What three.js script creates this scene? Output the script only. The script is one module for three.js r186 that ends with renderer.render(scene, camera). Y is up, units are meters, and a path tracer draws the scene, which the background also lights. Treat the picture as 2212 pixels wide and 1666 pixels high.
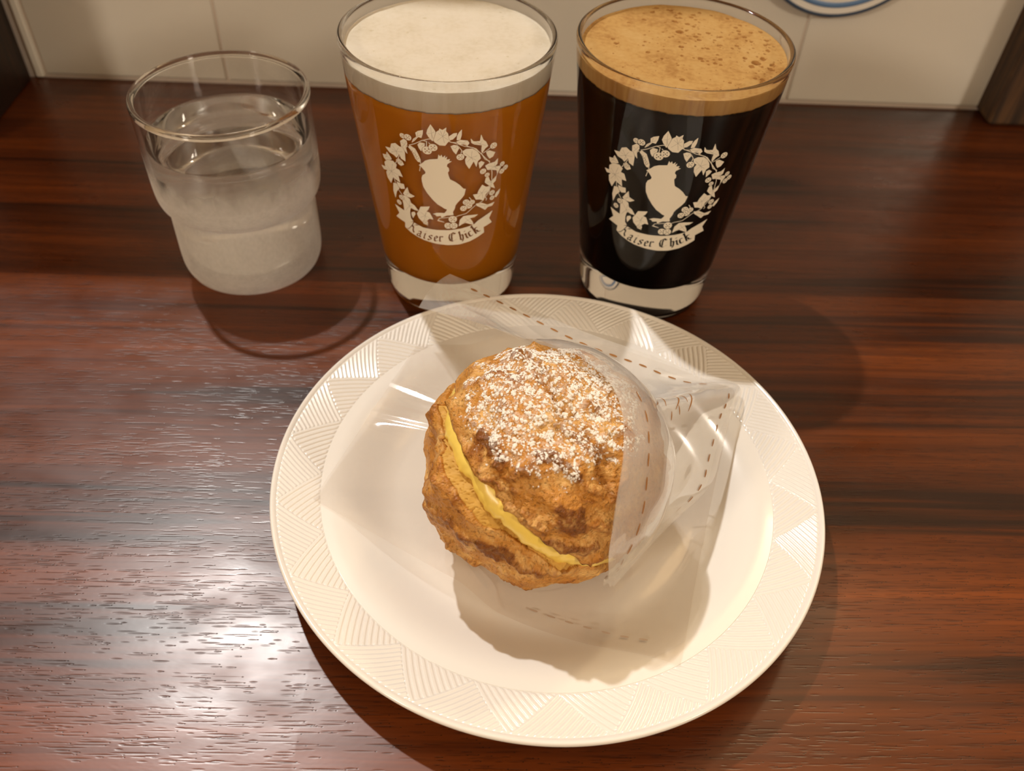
import * as THREE from 'three';
import { ImprovedNoise } from 'three/addons/math/ImprovedNoise.js';
import { mergeGeometries, mergeVertices } from 'three/addons/utils/BufferGeometryUtils.js';
import { RoundedBoxGeometry } from 'three/addons/geometries/RoundedBoxGeometry.js';
import { RectAreaLightUniformsLib } from 'three/addons/lights/RectAreaLightUniformsLib.js';

// ---------------------------------------------------------------- camera, light, exposure
const scene = new THREE.Scene();
scene.background = new THREE.Color(0x000000);
const YAW = 0.0476;                                   // the counter runs this much askew of the lens
const camera = new THREE.PerspectiveCamera(47.85, 2212 / 1666, 0.01, 20);
{
  const pitch = 0.8099, roll = 0.0585;
  const q = new THREE.Quaternion().setFromAxisAngle(new THREE.Vector3(0, 1, 0), -YAW)
    .multiply(new THREE.Quaternion().setFromAxisAngle(new THREE.Vector3(1, 0, 0), -pitch))
    .multiply(new THREE.Quaternion().setFromAxisAngle(new THREE.Vector3(0, 0, 1), roll));
  camera.quaternion.copy(q);
  camera.position.set(0, 0.2854, 0);
}
camera.focus = 0.305; camera.userData.fStop = 12;
const renderer = new THREE.WebGLRenderer();
renderer.toneMapping = THREE.LinearToneMapping;
renderer.toneMappingExposure = 0.95;
renderer.shadowMap.enabled = true;
RectAreaLightUniformsLib.init();

const CEIL = 1.84, FLOOR = -0.74;
const SPOT_AT = [-0.60, 1.78, -1.03], SPOT_POWER = 8.8;          // halogen spot beyond the low partition, throws the hard shadows
const GLOBES = [                                                 // warm globe lamps of the room: x, y, z, radius, intensity
  [0.75, 1.45, -1.25, 0.07, 1.5],
  [-1.15, 0.92, 0.95, 0.11, 2.25],
  [1.25, 0.92, 0.90, 0.11, 2.25],
];

// ---------------------------------------------------------------- helpers
function mulberry(a) { return () => { a |= 0; a = a + 0x6D2B79F5 | 0; let t = Math.imul(a ^ a >>> 15, 1 | a); t = t + Math.imul(t ^ t >>> 7, 61 | t) ^ t; return ((t ^ t >>> 14) >>> 0) / 4294967296; }; }
const PN = new ImprovedNoise();
const noise = (x, y, z = 0) => PN.noise(x + 137.31, y + 91.7, z + 53.13);
function fbm(x, y, z, o = 4) { let s = 0, a = 0.5, f = 1; for (let i = 0; i < o; i++) { s += a * noise(x * f, y * f, z * f + i * 7.7); f *= 2.03; a *= 0.5; } return s; }
const clamp = (x, a = 0, b = 1) => Math.min(b, Math.max(a, x));
const sstep = (a, b, x) => { const t = clamp((x - a) / (b - a)); return t * t * (3 - 2 * t); };
const lerp = (a, b, t) => a + (b - a) * t;
const mix3 = (a, b, t) => [lerp(a[0], b[0], t), lerp(a[1], b[1], t), lerp(a[2], b[2], t)];
const fit = (x, z) => [x * Math.cos(YAW) - z * Math.sin(YAW), x * Math.sin(YAW) + z * Math.cos(YAW)];   // lens-aligned plan -> counter-aligned plan
const names = new Map();
function numbered(n) { const k = names.get(n) ?? 0; names.set(n, k + 1); return k ? n + '_' + String(k).padStart(3, '0') : n; }
function finish(m) { m.castShadow = true; m.receiveShadow = true; return m; }
function obj(name, g, mat, parent) { const m = finish(new THREE.Mesh(g, mat)); m.name = parent ? name : numbered(name); (parent ?? scene).add(m); return m; }
function thing(name, label, category, pos = [0, 0, 0], ry = 0, group) {
  const o = new THREE.Group(); o.name = numbered(name); o.position.set(...pos); o.rotation.y = ry; o.userData = { label, category };
  if (group) o.userData.group = group; scene.add(o); return o;
}
function structure(o, label, category) { o.userData = { kind: 'structure', label, category }; return o; }
function dataTex(w, h, fn, srgb = true, rep = true) {
  const d = new Uint8Array(w * h * 4);
  for (let j = 0; j < h; j++) for (let i = 0; i < w; i++) { const c = fn(i / w, j / h, i, j), k = (j * w + i) * 4; for (let n = 0; n < 3; n++) d[k + n] = clamp(c[n] ?? c[0]) * 255; d[k + 3] = c[3] === undefined ? 255 : clamp(c[3]) * 255; }
  const t = new THREE.DataTexture(d, w, h); t.magFilter = THREE.LinearFilter; t.minFilter = THREE.LinearFilter;
  if (rep) t.wrapS = t.wrapT = THREE.RepeatWrapping;
  if (srgb) t.colorSpace = THREE.SRGBColorSpace; t.needsUpdate = true; return t;
}
const rgb = (r, g, b) => [r / 255, g / 255, b / 255];
function box(w, h, d, x = 0, y = 0, z = 0) { return new THREE.BoxGeometry(w, h, d).translate(x, y, z); }
function lathe(pts, seg = 160) { return new THREE.LatheGeometry(pts.map(([x, y]) => new THREE.Vector2(Math.max(x, 0), y)), seg); }
// round the corners of a profile: [x, y, r] with r the fillet radius
function fillet(pts, n = 6) {
  const out = [];
  pts.forEach(([x, y, r], i) => {
    if (!r || i === 0 || i === pts.length - 1) { out.push([x, y]); return; }
    const a = pts[i - 1], b = pts[i + 1], la = Math.hypot(a[0] - x, a[1] - y), lb = Math.hypot(b[0] - x, b[1] - y), ra = Math.min(r, la * 0.49), rb = Math.min(r, lb * 0.49);
    const p = [x + (a[0] - x) * ra / la, y + (a[1] - y) * ra / la], q = [x + (b[0] - x) * rb / lb, y + (b[1] - y) * rb / lb];
    for (let k = 0; k <= n; k++) { const t = k / n; out.push([(1 - t) ** 2 * p[0] + 2 * t * (1 - t) * x + t * t * q[0], (1 - t) ** 2 * p[1] + 2 * t * (1 - t) * y + t * t * q[1]]); }
  });
  return out;
}
function dense(pts, step) { const o = []; for (let i = 0; i < pts.length - 1; i++) { const [a, b] = [pts[i], pts[i + 1]], n = Math.max(1, Math.ceil(Math.hypot(b[0] - a[0], b[1] - a[1]) / step)); for (let k = 0; k < n; k++) o.push([lerp(a[0], b[0], k / n), lerp(a[1], b[1], k / n)]); } o.push(pts[pts.length - 1]); return o; }

// ---------------------------------------------------------------- the room around the counter
const WZ = -0.5404;                                   // face of the tiled partition
const plaster = new THREE.MeshStandardMaterial({ color: new THREE.Color(0.62, 0.52, 0.38), roughness: 0.9 });
const ceilingPaint = new THREE.MeshStandardMaterial({ color: new THREE.Color(0.66, 0.58, 0.46), roughness: 0.95 });
const floorBoards = new THREE.MeshStandardMaterial({ color: new THREE.Color(0.12, 0.07, 0.04), roughness: 0.6 });
structure(obj('floor', box(5.2, 0.1, 5.2, 0, FLOOR - 0.05, 0), floorBoards), 'dark brown floor of the room', 'floor');
structure(obj('ceiling', box(5.2, 0.1, 5.2, 0, CEIL + 0.05, 0), ceilingPaint), 'pale plaster ceiling of the room', 'ceiling');
structure(obj('wall_left', box(0.1, 2.78, 5.2, -2.65, 0.55, 0), plaster), 'plain beige side wall of the room beside the globe lamp', 'wall');
structure(obj('wall_right', box(0.1, 2.78, 5.2, 2.65, 0.55, 0), plaster), 'plain beige wall facing the side wall', 'wall');
structure(obj('wall_far', box(5.2, 2.78, 0.1, 0, 0.55, -2.65), plaster), 'plain beige far wall beyond the tiled partition', 'wall');
structure(obj('wall_near', box(5.2, 2.78, 0.1, 0, 0.55, 2.65), plaster), 'plain beige wall behind the diner', 'wall');

// ---------------------------------------------------------------- wood
const WOOD_L = 0.72, WOOD_W = 0.18;                   // one repeat of the wood textures in metres
function woodLine(x, y) {                             // x along the grain, y across, metres
  const wx = x + 0.02 * noise(x * 3, y * 14, 4), wy = y + 0.0045 * noise(x * 4.2, y * 9, 1) + 0.0012 * noise(x * 16, y * 40, 2);
  const broad = fbm(wx * 1.6, wy * 34, 3.1, 3), fine = fbm(wx * 5, wy * 260, 8.2, 3), hair = noise(wx * 14, wy * 1100, 5.5);
  return [broad, fine, hair, wy];
}
const tileable = (f) => (u, v) => { const x = u * WOOD_L, y = v * WOOD_W, bx = sstep(0.9, 1, u), by = sstep(0.88, 1, v); let a = f(x, y); if (bx > 0) a = mixN(a, f(x - WOOD_L, y), bx); if (by > 0) { let b = f(x, y - WOOD_W); if (bx > 0) b = mixN(b, f(x - WOOD_L, y - WOOD_W), bx); a = mixN(a, b, by); } return a; };
function mixN(a, b, t) { return a.map((v, i) => lerp(v, b[i], t)); }
const poreField = (() => {                            // short dashes: the pressed pores of the wood film
  const W = 2048, H = 1024, a = new Float32Array(W * H), r = mulberry(7);
  for (let n = 0; n < 15000; n++) {
    const x0 = r() * W, y0 = r() * H, cl = noise(x0 / W * 5, y0 / H * 9, 20); if (cl < -0.18 && r() < 0.7) continue;
    const len = 6 + r() * r() * 40, th = 0.5 + r() * 0.9, d = 0.45 + 0.55 * r(), bend = (r() - 0.5) * 0.03;
    for (let i = 0; i < len; i++) { const tp = Math.sin(Math.PI * (i + 0.5) / len), yy = y0 + i * bend; for (let j = -3; j <= 3; j++) { const w = clamp(1 - Math.abs(j) / (th * (0.5 + tp) + 0.3)); if (w <= 0) continue; const X = Math.floor(x0 + i) % W, Y = (Math.floor(yy + j) % H + H) % H, k = Y * W + X; a[k] = Math.max(a[k], w * d * Math.sqrt(tp)); } }
  }
  return (i, j) => a[j * W + i];
})();
const counterField = tileable((x, y) => woodLine(x, y));
const counterColor = dataTex(2048, 1024, (u, v, i, j) => {
  const [b, f, h] = counterField(u, v), p = poreField(i, j);
  const t = clamp(0.5 + 0.75 * b + 0.42 * f + 0.16 * h);
  let c = mix3(rgb(68, 28, 9), rgb(162, 82, 27), t);
  c = mix3(c, rgb(38, 20, 18), 0.5 * sstep(0.16, 0.4, -b - 0.5 * f));
  return mix3(c, rgb(40, 16, 8), 0.45 * p);
});
const counterBump = dataTex(2048, 1024, (u, v, i, j) => { const p = poreField(i, j), g = noise(u * 420, v * 190, 9) * 0.5 + noise(u * 300 + v * 80, v * 160, 3) * 0.6; return [0.75 - 0.65 * p + 0.05 * g]; }, false);
const counterGloss = dataTex(1024, 512, (u, v) => [0.32 + 0.14 * fbm(u * 30, v * 14, 2, 3)], false);
const counterMats = [[1, 1, 1], [0.80, 0.78, 0.80], [1.12, 1.06, 1.0], [0.92, 0.86, 0.84]].map((c) => new THREE.MeshPhysicalMaterial({ map: counterColor, color: new THREE.Color(...c.map((v) => v * 0.53)), bumpMap: counterBump, bumpScale: 0.00008, roughnessMap: counterGloss, roughness: 1, specularIntensity: 1 }));
const counter = thing('counter', 'dark reddish brown wood grain counter top made of long planks', 'counter');
{
  const edges = [0.26, 0.15, 0.04, -0.075, -0.198, -0.249, -0.341, -0.401, -0.478, -0.518, WZ + 0.0006];
  const rnd = mulberry(11), tone = [0, 3, 0, 2, 1, 0, 1, 3, 0, 1];
  for (let i = 0; i < edges.length - 1; i++) {
    const z0 = edges[i], z1 = edges[i + 1], d = z0 - z1 - 0.00002, w = 1.5;
    const g = new THREE.BoxGeometry(w, 0.032, d).translate(0, -0.016, (z0 + z1) / 2);
    const p = g.attributes.position, n = g.attributes.normal, uv = g.attributes.uv, ox = rnd(), oy = rnd();
    for (let k = 0; k < p.count; k++) uv.setXY(k, p.getX(k) / WOOD_L + ox, (Math.abs(n.getY(k)) > 0.5 ? -p.getZ(k) : p.getY(k)) / WOOD_W + oy);
    obj('plank', g, counterMats[tone[i % tone.length]], counter);
  }
  obj('front_edge', new RoundedBoxGeometry(1.5, 0.06, 0.02, 3, 0.004).translate(0, -0.03, 0.2705), new THREE.MeshStandardMaterial({ color: new THREE.Color(0.06, 0.02, 0.012), roughness: 0.4 }), counter);
  for (const x of [-0.7, 0.7]) obj('bracket_panel', box(0.03, -FLOOR - 0.032, 0.5, x, (FLOOR - 0.032) / 2, -0.15), new THREE.MeshStandardMaterial({ color: new THREE.Color(0.06, 0.03, 0.02), roughness: 0.6 }), counter);
}

// dark rough timber of the posts
const timberMap = dataTex(512, 512, (u, v) => { const a = fbm(u * 3, v * 40, 1, 4), b = noise(u * 12, v * 160, 7), s = sstep(0.2, 0.42, fbm(u * 7, v * 9, 12, 3)); return mix3(mix3(rgb(38, 24, 14), rgb(96, 66, 38), clamp(0.45 + a + 0.3 * b)), rgb(120, 88, 48), 0.5 * s); });
const timberBump = dataTex(512, 512, (u, v) => [0.5 + 0.5 * fbm(u * 4, v * 60, 1, 4)], false);
const timber = new THREE.MeshStandardMaterial({ map: timberMap, bumpMap: timberBump, bumpScale: 0.0012, roughness: 0.7 });
const panelWood = new THREE.MeshStandardMaterial({ map: timberMap, color: new THREE.Color(0.30, 0.20, 0.16), roughness: 0.45 });
const PART_H = 0.48;                                  // height of the partition above the counter
function grainBox(w, h, d, r) { const g = new RoundedBoxGeometry(w, h, d, 3, r), p = g.attributes.position, n = g.attributes.normal, uv = g.attributes.uv; for (let k = 0; k < p.count; k++) uv.setXY(k, p.getY(k) / 0.25, (Math.abs(n.getX(k)) > 0.5 ? p.getZ(k) : p.getX(k)) / 0.12); return g; }
{
  const [px, pz] = fit(0.3040, -0.5338);
  const post = obj('timber_post', grainBox(0.075, PART_H, 0.05, 0.003).translate(0.0375, PART_H / 2, -0.0252), timber);
  post.position.set(px, 0, pz); post.userData = { label: 'rough dark timber post standing on the counter against the tiles', category: 'post' };
  const [qx] = fit(-0.3222, -0.5);
  const side = obj('side_panel', grainBox(0.07, 0.25, 0.085, 0.0015).translate(-0.035, 0.125, 0), panelWood);
  side.position.set(qx - 0.0005, 0, WZ + 0.0465); side.userData = { label: 'smooth dark brown upright panel closing the end of the tiled wall', category: 'panel' };
}

// ---------------------------------------------------------------- tiled partition
const wall = new THREE.Group(); wall.name = 'wall_back'; scene.add(wall); structure(wall, 'low partition clad in large cream white tiles behind the counter', 'wall');
{
  const grout = new THREE.MeshStandardMaterial({ color: new THREE.Color(0.56, 0.47, 0.40), roughness: 0.95 });
  obj('core', box(3.2, PART_H - FLOOR, 0.10, 0, (PART_H + FLOOR) / 2, WZ - 0.0512), grout, wall);
  const glazeBump = dataTex(256, 256, (u, v) => [0.5 + 0.5 * fbm(u * 5, v * 5, 3, 3)], false);
  const glaze = [0, 1, 2].map((k) => new THREE.MeshPhysicalMaterial({ color: new THREE.Color(0.66 - 0.02 * k, 0.62 - 0.02 * k, 0.55 - 0.02 * k), roughness: 0.22, bumpMap: glazeBump, bumpScale: 0.0006, clearcoat: 0.3, clearcoatRoughness: 0.1 }));
  const j1 = fit(-0.1983, -0.5316)[0], j2 = fit(0.1722, -0.5492)[0], left = fit(-0.3168, -0.526)[0], W = j2 - j1;
  const cols = [j1 - 2 * W, j1 - W, j1, j2, j2 + W, j2 + 2 * W], rows = [0.0006, 0.118, 0.30, PART_H];
  for (let r = 0; r < rows.length - 1; r++) for (let c = 0; c < cols.length - 1; c++) {
    let x0 = cols[c] + 0.0005, x1 = cols[c + 1] - 0.0005; if (x0 < left && x1 > left) x0 = left + 0.001;
    if (x1 < left && x1 > left - W) continue;
    const h = rows[r + 1] - rows[r] - 0.0022;
    obj('tile', new RoundedBoxGeometry(x1 - x0, h, 0.008, 3, 0.0016).translate((x0 + x1) / 2, (rows[r] + rows[r + 1]) / 2, WZ - 0.004), glaze[(r * 3 + c) % 3], wall);
  }
  obj('trim_strip', new RoundedBoxGeometry(0.0046, PART_H - 0.001, 0.0115, 3, 0.001).translate(left - 0.0024, PART_H / 2, WZ - 0.0035), new THREE.MeshStandardMaterial({ color: new THREE.Color(0.74, 0.71, 0.64), roughness: 0.4 }), wall).userData.label = 'narrow white edge strip';
  obj('cap', new RoundedBoxGeometry(3.2, 0.025, 0.12, 3, 0.004).translate(0, PART_H + 0.0126, WZ - 0.05), panelWood, wall);
}
// round plaque on the tiles: white with blue rings
{
  const [cx] = fit(0.182, -0.55), R = 0.056, cy = 0.0612 + R;
  const g = thing('wall_plaque', 'round white plaque with blue rings hanging on the tiles', 'plaque', [cx, cy, WZ + 0.0002]);
  const disc = (r, z0, z1, mat, name) => obj(name, lathe(fillet([[0, z0], [r, z0, 0.001], [r, z1, 0.0015], [0, z1]]), 96).rotateX(Math.PI / 2), mat, g);
  disc(R, 0, 0.007, new THREE.MeshStandardMaterial({ color: new THREE.Color(0.72, 0.69, 0.64), roughness: 0.3 }), 'disc');
  const navy = new THREE.MeshStandardMaterial({ color: new THREE.Color(0.03, 0.05, 0.09), roughness: 0.4 }), blue = new THREE.MeshStandardMaterial({ color: new THREE.Color(0.10, 0.19, 0.36), roughness: 0.4 });
  const ring = (r, t, mat) => obj('ring', new THREE.TorusGeometry(r, t, 10, 128).scale(1, 1, 0.5).translate(0, 0, 0.0068), mat, g);
  ring(R - 0.0012, 0.0012, navy); ring(R - 0.0075, 0.0018, blue);
}

// ---------------------------------------------------------------- plate
const PLATE = fit(0.0159, -0.2077);
const porcelain = new THREE.MeshPhysicalMaterial({ color: new THREE.Color(0.80, 0.775, 0.73), roughness: 0.16, clearcoat: 0.4, clearcoatRoughness: 0.04 });
{
  const plate = thing('dinner_plate', 'round white porcelain plate with an embossed rim under the cream puff', 'plate', [PLATE[0], 0, PLATE[1]]);
  const R1 = 0.0867, R2 = 0.1026;
  const topY = (r) => r < 0.058 ? 0.0085 : r < R1 ? 0.0085 + 0.0085 * sstep(0.058, 0.083, r) : 0.0170 + (r - R1) * 0.22;
  const well = dense([[0, topY(0)], [0.05, topY(0.05)]], 0.004); for (let r = 0.053; r < R1; r += 0.0012) well.push([r, topY(r)]); well.push([R1, topY(R1)], [R1 + 0.0003, topY(R1) - 0.0009], [R1 - 0.01, 0.0125], [0.062, 0.0045], [0, 0.0045]);
  obj('well', lathe(well, 240), porcelain, plate);
  // the rim: triangles hatched with raised bars, each triangle's bars run along its clockwise edge
  const N = 20, A = 2400, rings = [];
  for (let k = 0; k <= 64; k++) rings.push([lerp(R1, R2, k / 64), null]);
  const yo = topY(R2);
  const edge = fillet([[R2, yo], [R2 + 0.0003, yo + 0.00025], [0.1042, yo + 0.0007, 0.0006], [0.1051, yo - 0.0004, 0.0009], [0.1038, yo - 0.0026, 0.0012], [0.094, 0.0142], [R1, 0.0128]], 5);
  for (const e of edge.slice(1)) rings.push(e);
  for (const e of [[0.07, 0.0062], [0.058, 0.0032], [0.056, 0.0004], [0.0535, 0.0004], [0.052, 0.003], [0.0, 0.003]]) rings.push(e);
  const bars = (u, t) => {                             // u: angle in periods, t: 0 inner .. 1 outer; returns 0..1
    const f = u - Math.floor(u), per = 2 * Math.PI / N * 0.0945, wid = R2 - R1;
    const inner = t < 1 - Math.abs(2 * f - 1) ? 0 : 1;
    // tri with base on the inner ring: |2f-1| grows outward; tri with base on the outer ring is the complement
    const baseIn = t < 1 - Math.abs(2 * f - 1);
    let g = f; if (!baseIn && f < 0.5) g = f + 1;       // outer triangle spans 0.5 .. 1.5
    const x = (baseIn ? g : g) * per, y = t * wid;
    const x0 = (baseIn ? 1 : 1.5) * per, y0 = baseIn ? 0 : wid, dx = baseIn ? -0.5 * per : -0.5 * per, dy = baseIn ? wid : -wid;
    const L = Math.hypot(dx, dy), dist = Math.abs((x - x0) * dy - (y - y0) * dx) / L;   // distance from the clockwise edge
    const pitch = baseIn ? 0.00205 : 0.00165, q = dist / pitch, s = q - Math.floor(q);
    const bar = sstep(0.06, 0.2, s) - sstep(0.62, 0.78, s);
    const border = Math.min(sstep(0, 0.05, t), sstep(1, 0.95, t));
    return bar * border;
  };
  const pos = [], idx = [];
  rings.forEach(([r, y], i) => { for (let a = 0; a <= A; a++) { const ph = a / A * Math.PI * 2; let h = y; if (y === null) { const t = (r - R1) / (R2 - R1); h = topY(r) - 0.00015 + 0.0003 * bars(a / A * N, t); } pos.push(r * Math.cos(ph), h, r * Math.sin(ph)); } });
  for (let i = 0; i < rings.length - 1; i++) for (let a = 0; a < A; a++) { const k = i * (A + 1) + a; idx.push(k, k + 1, k + A + 1, k + 1, k + A + 2, k + A + 1); }
  let g = new THREE.BufferGeometry(); g.setAttribute('position', new THREE.Float32BufferAttribute(pos, 3)); g.setIndex(idx); g.computeVertexNormals();
  obj('rim', g, porcelain, plate).userData.label = 'rim embossed with triangles of raised bars';
}

// ---------------------------------------------------------------- glasses
const clearGlass = new THREE.MeshPhysicalMaterial({ color: 0xffffff, roughness: 0.0, transmission: 1, thickness: 0.003, ior: 1.4, specularIntensity: 0.2 });
const GR = 0.0448, GB = 0.0308, GH = 0.128;
const outerR = (y) => GB + (GR - GB) * clamp((y) / GH) ;
const innerR = (y) => outerR(y) - lerp(0.0030, 0.0022, clamp(y / GH));
// the crest printed on both pint glasses: wreath, chick and banner, unrolled on the glass (17.4 canvas pixels to the millimetre)
const CREST = {"chick":[[333,372],[360,347],[379,324],[409,308],[461,298],[467,260],[477,276],[486,260],[493,283],[510,264],[507,289],[522,274],[517,300],[540,296],[533,313],[551,315],[522,340],[519,359],[531,375],[533,398],[524,414],[530,445],[538,473],[574,497],[604,527],[629,562],[645,565],[641,592],[636,620],[618,651],[587,691],[574,715],[571,736],[566,753],[555,779],[561,805],[535,810],[509,811],[489,824],[472,839],[466,817],[436,825],[424,810],[407,806],[437,790],[470,787],[493,788],[508,768],[513,753],[494,745],[472,726],[447,709],[411,666],[375,610],[353,561],[346,514],[345,483],[353,457],[373,438],[375,422],[363,404],[352,387],[340,378]],"leaves":[[[433,152],[412,122],[400,95],[407,62],[427,20],[440,44],[453,71],[454,96],[441,144]],[[449,161],[441,148],[460,75],[478,59],[479,47],[497,58],[519,38],[516,66],[529,84],[533,127],[541,145],[528,153],[511,183],[476,182]],[[539,138],[534,109],[563,83],[582,81],[580,102],[558,131]],[[582,139],[584,106],[595,78],[611,56],[610,100],[602,136]],[[579,153],[601,138],[647,147],[659,169],[648,188],[623,174],[601,180]],[[545,189],[563,178],[587,183],[596,206],[585,231],[577,255],[560,230]],[[302,187],[312,158],[335,135],[331,103],[348,85],[378,72],[375,103],[365,136],[345,133],[320,169]],[[338,198],[354,176],[383,179],[382,200],[368,217],[358,246],[345,226]],[[220,202],[248,174],[265,184],[268,211],[254,239],[261,293],[224,252]],[[148,251],[181,233],[208,250],[231,252],[243,287],[240,365],[210,351],[201,316],[175,356],[157,341],[122,332],[94,298],[135,291]],[[56,376],[98,366],[98,339],[124,370],[132,389],[81,421],[62,405]],[[22,487],[61,484],[60,444],[94,409],[141,400],[167,421],[155,457],[183,461],[203,515],[167,516],[176,577],[137,559],[119,551],[92,615],[65,575],[61,530],[78,506],[41,515]],[[169,378],[189,355],[214,372],[226,399],[202,417],[183,407]],[[114,605],[143,598],[161,634],[133,674],[113,739],[102,680]],[[145,579],[175,584],[204,580],[208,620],[176,632],[155,616]],[[189,672],[208,636],[230,600],[239,650],[280,666],[249,689],[206,690]],[[171,695],[206,686],[237,704],[244,740],[271,756],[299,799],[267,798],[239,788],[231,808],[219,885],[179,849],[179,772]],[[242,830],[265,818],[272,837],[247,884],[238,853]],[[302,798],[319,755],[387,738],[374,773],[358,787],[384,797],[408,858],[381,856],[361,875],[363,923],[332,917],[323,897],[296,869],[285,829]],[[668,135],[685,160],[727,163],[732,113],[748,158],[767,177],[783,217],[763,234],[746,266],[739,244],[742,201],[692,184],[673,169]],[[773,263],[795,257],[838,285],[824,317],[801,327],[784,300]],[[618,233],[641,217],[680,218],[711,246],[730,279],[738,311],[719,331],[712,377],[692,326],[664,387],[640,341],[636,303],[647,280],[624,264]],[[726,347],[744,336],[766,353],[758,370],[736,397]],[[774,383],[796,372],[842,369],[864,347],[863,393],[845,410],[877,417],[901,414],[884,455],[871,486],[864,448],[813,427],[793,426]],[[780,533],[785,494],[804,490],[823,538],[867,500],[864,543],[844,561],[863,610],[832,589],[802,557]],[[699,628],[730,627],[738,596],[762,551],[791,577],[824,579],[820,618],[794,644],[779,699],[749,681],[721,677]],[[867,692],[878,659],[910,634],[903,672],[883,702]],[[724,718],[765,719],[816,751],[872,744],[855,772],[818,773],[799,793],[760,760],[731,738]],[[600,918],[607,857],[634,823],[667,819],[743,825],[716,845],[681,847],[703,886],[713,919],[648,888],[621,902]],[[254,930],[228,891],[225,814],[180,838],[97,811],[127,881],[91,929],[171,955],[165,1003],[211,1037],[271,1065],[330,1084],[425,1101],[517,1108],[603,1103],[689,1082],[755,1051],[806,1020],[796,964],[866,937],[838,888],[863,823],[788,863],[747,887],[715,920],[622,943],[533,956],[431,961],[325,957]],[[273,233],[286,218],[318,236],[335,277],[349,323],[344,344],[331,344],[314,319],[297,267]]],"stems":[[[280,216],[318,195],[366,159],[412,137],[449,147]],[[394,205],[397,161],[372,154]],[[431,193],[410,170]],[[533,149],[574,165],[623,189],[686,211],[734,265],[802,358],[828,452],[833,549],[821,627],[771,704],[718,733],[653,799],[594,815],[574,827]],[[734,265],[703,222],[651,196],[612,159],[547,156]],[[817,226],[753,269]],[[607,262],[613,225],[590,187]],[[740,267],[768,326],[804,351]],[[267,227],[208,314],[152,427],[125,532],[138,631],[183,695],[241,766],[295,800]],[[98,339],[89,369],[123,374]],[[535,826],[455,843],[445,862],[488,876],[441,866]],[[348,334],[345,373],[336,422]],[[672,650],[685,668],[683,685]],[[789,667],[805,692],[799,703]],[[872,482],[856,541]]],"letters":[[[254,920],[229,965],[199,1007],[185,1008]],[[227,930],[240,923],[256,921]],[[229,969],[263,946],[281,945]],[[232,964],[243,977],[234,1007],[240,1032]],[[283,1004],[301,1001],[303,1014],[287,1049],[294,1061]],[[297,1026],[274,1028],[265,1044],[272,1053],[287,1049]],[[328,1018],[339,1012],[322,1058],[329,1068]],[[345,992],[350,988]],[[393,1028],[382,1021],[368,1029],[369,1041],[381,1051],[380,1065],[365,1074],[354,1065]],[[411,1051],[430,1044],[432,1031],[423,1023],[412,1034],[408,1066],[416,1077],[432,1069]],[[444,1030],[454,1022],[450,1070],[459,1075]],[[453,1035],[466,1022],[476,1029]],[[573,994],[552,982],[531,996],[524,1029],[533,1060],[555,1069],[578,1051]],[[547,985],[544,1022],[547,1056]],[[548,1011],[571,989]],[[598,985],[602,971],[617,1055],[626,1058]],[[611,1020],[622,1005],[632,1014],[636,1051],[631,1074]],[[645,1007],[651,996],[665,1040],[678,1044]],[[643,978],[645,972]],[[694,982],[681,982],[675,997],[688,1027],[702,1032],[712,1017]],[[695,947],[695,930],[739,1013],[746,1012]],[[727,987],[727,954],[742,953]],[[729,983],[740,981],[753,997],[772,996]]],"berries":[[241,151,19],[277,153,24],[396,235,31],[435,205,28],[822,224,24],[605,281,25],[904,408,19],[935,451,21],[908,473,21],[761,429,22],[793,469,18],[844,647,22],[848,696,19],[650,690,24],[671,727,25],[632,747,24],[693,697,21],[554,848,31],[519,912,28],[562,912,28],[169,715,21],[141,772,21],[193,380,16],[347,900,19]]};
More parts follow.
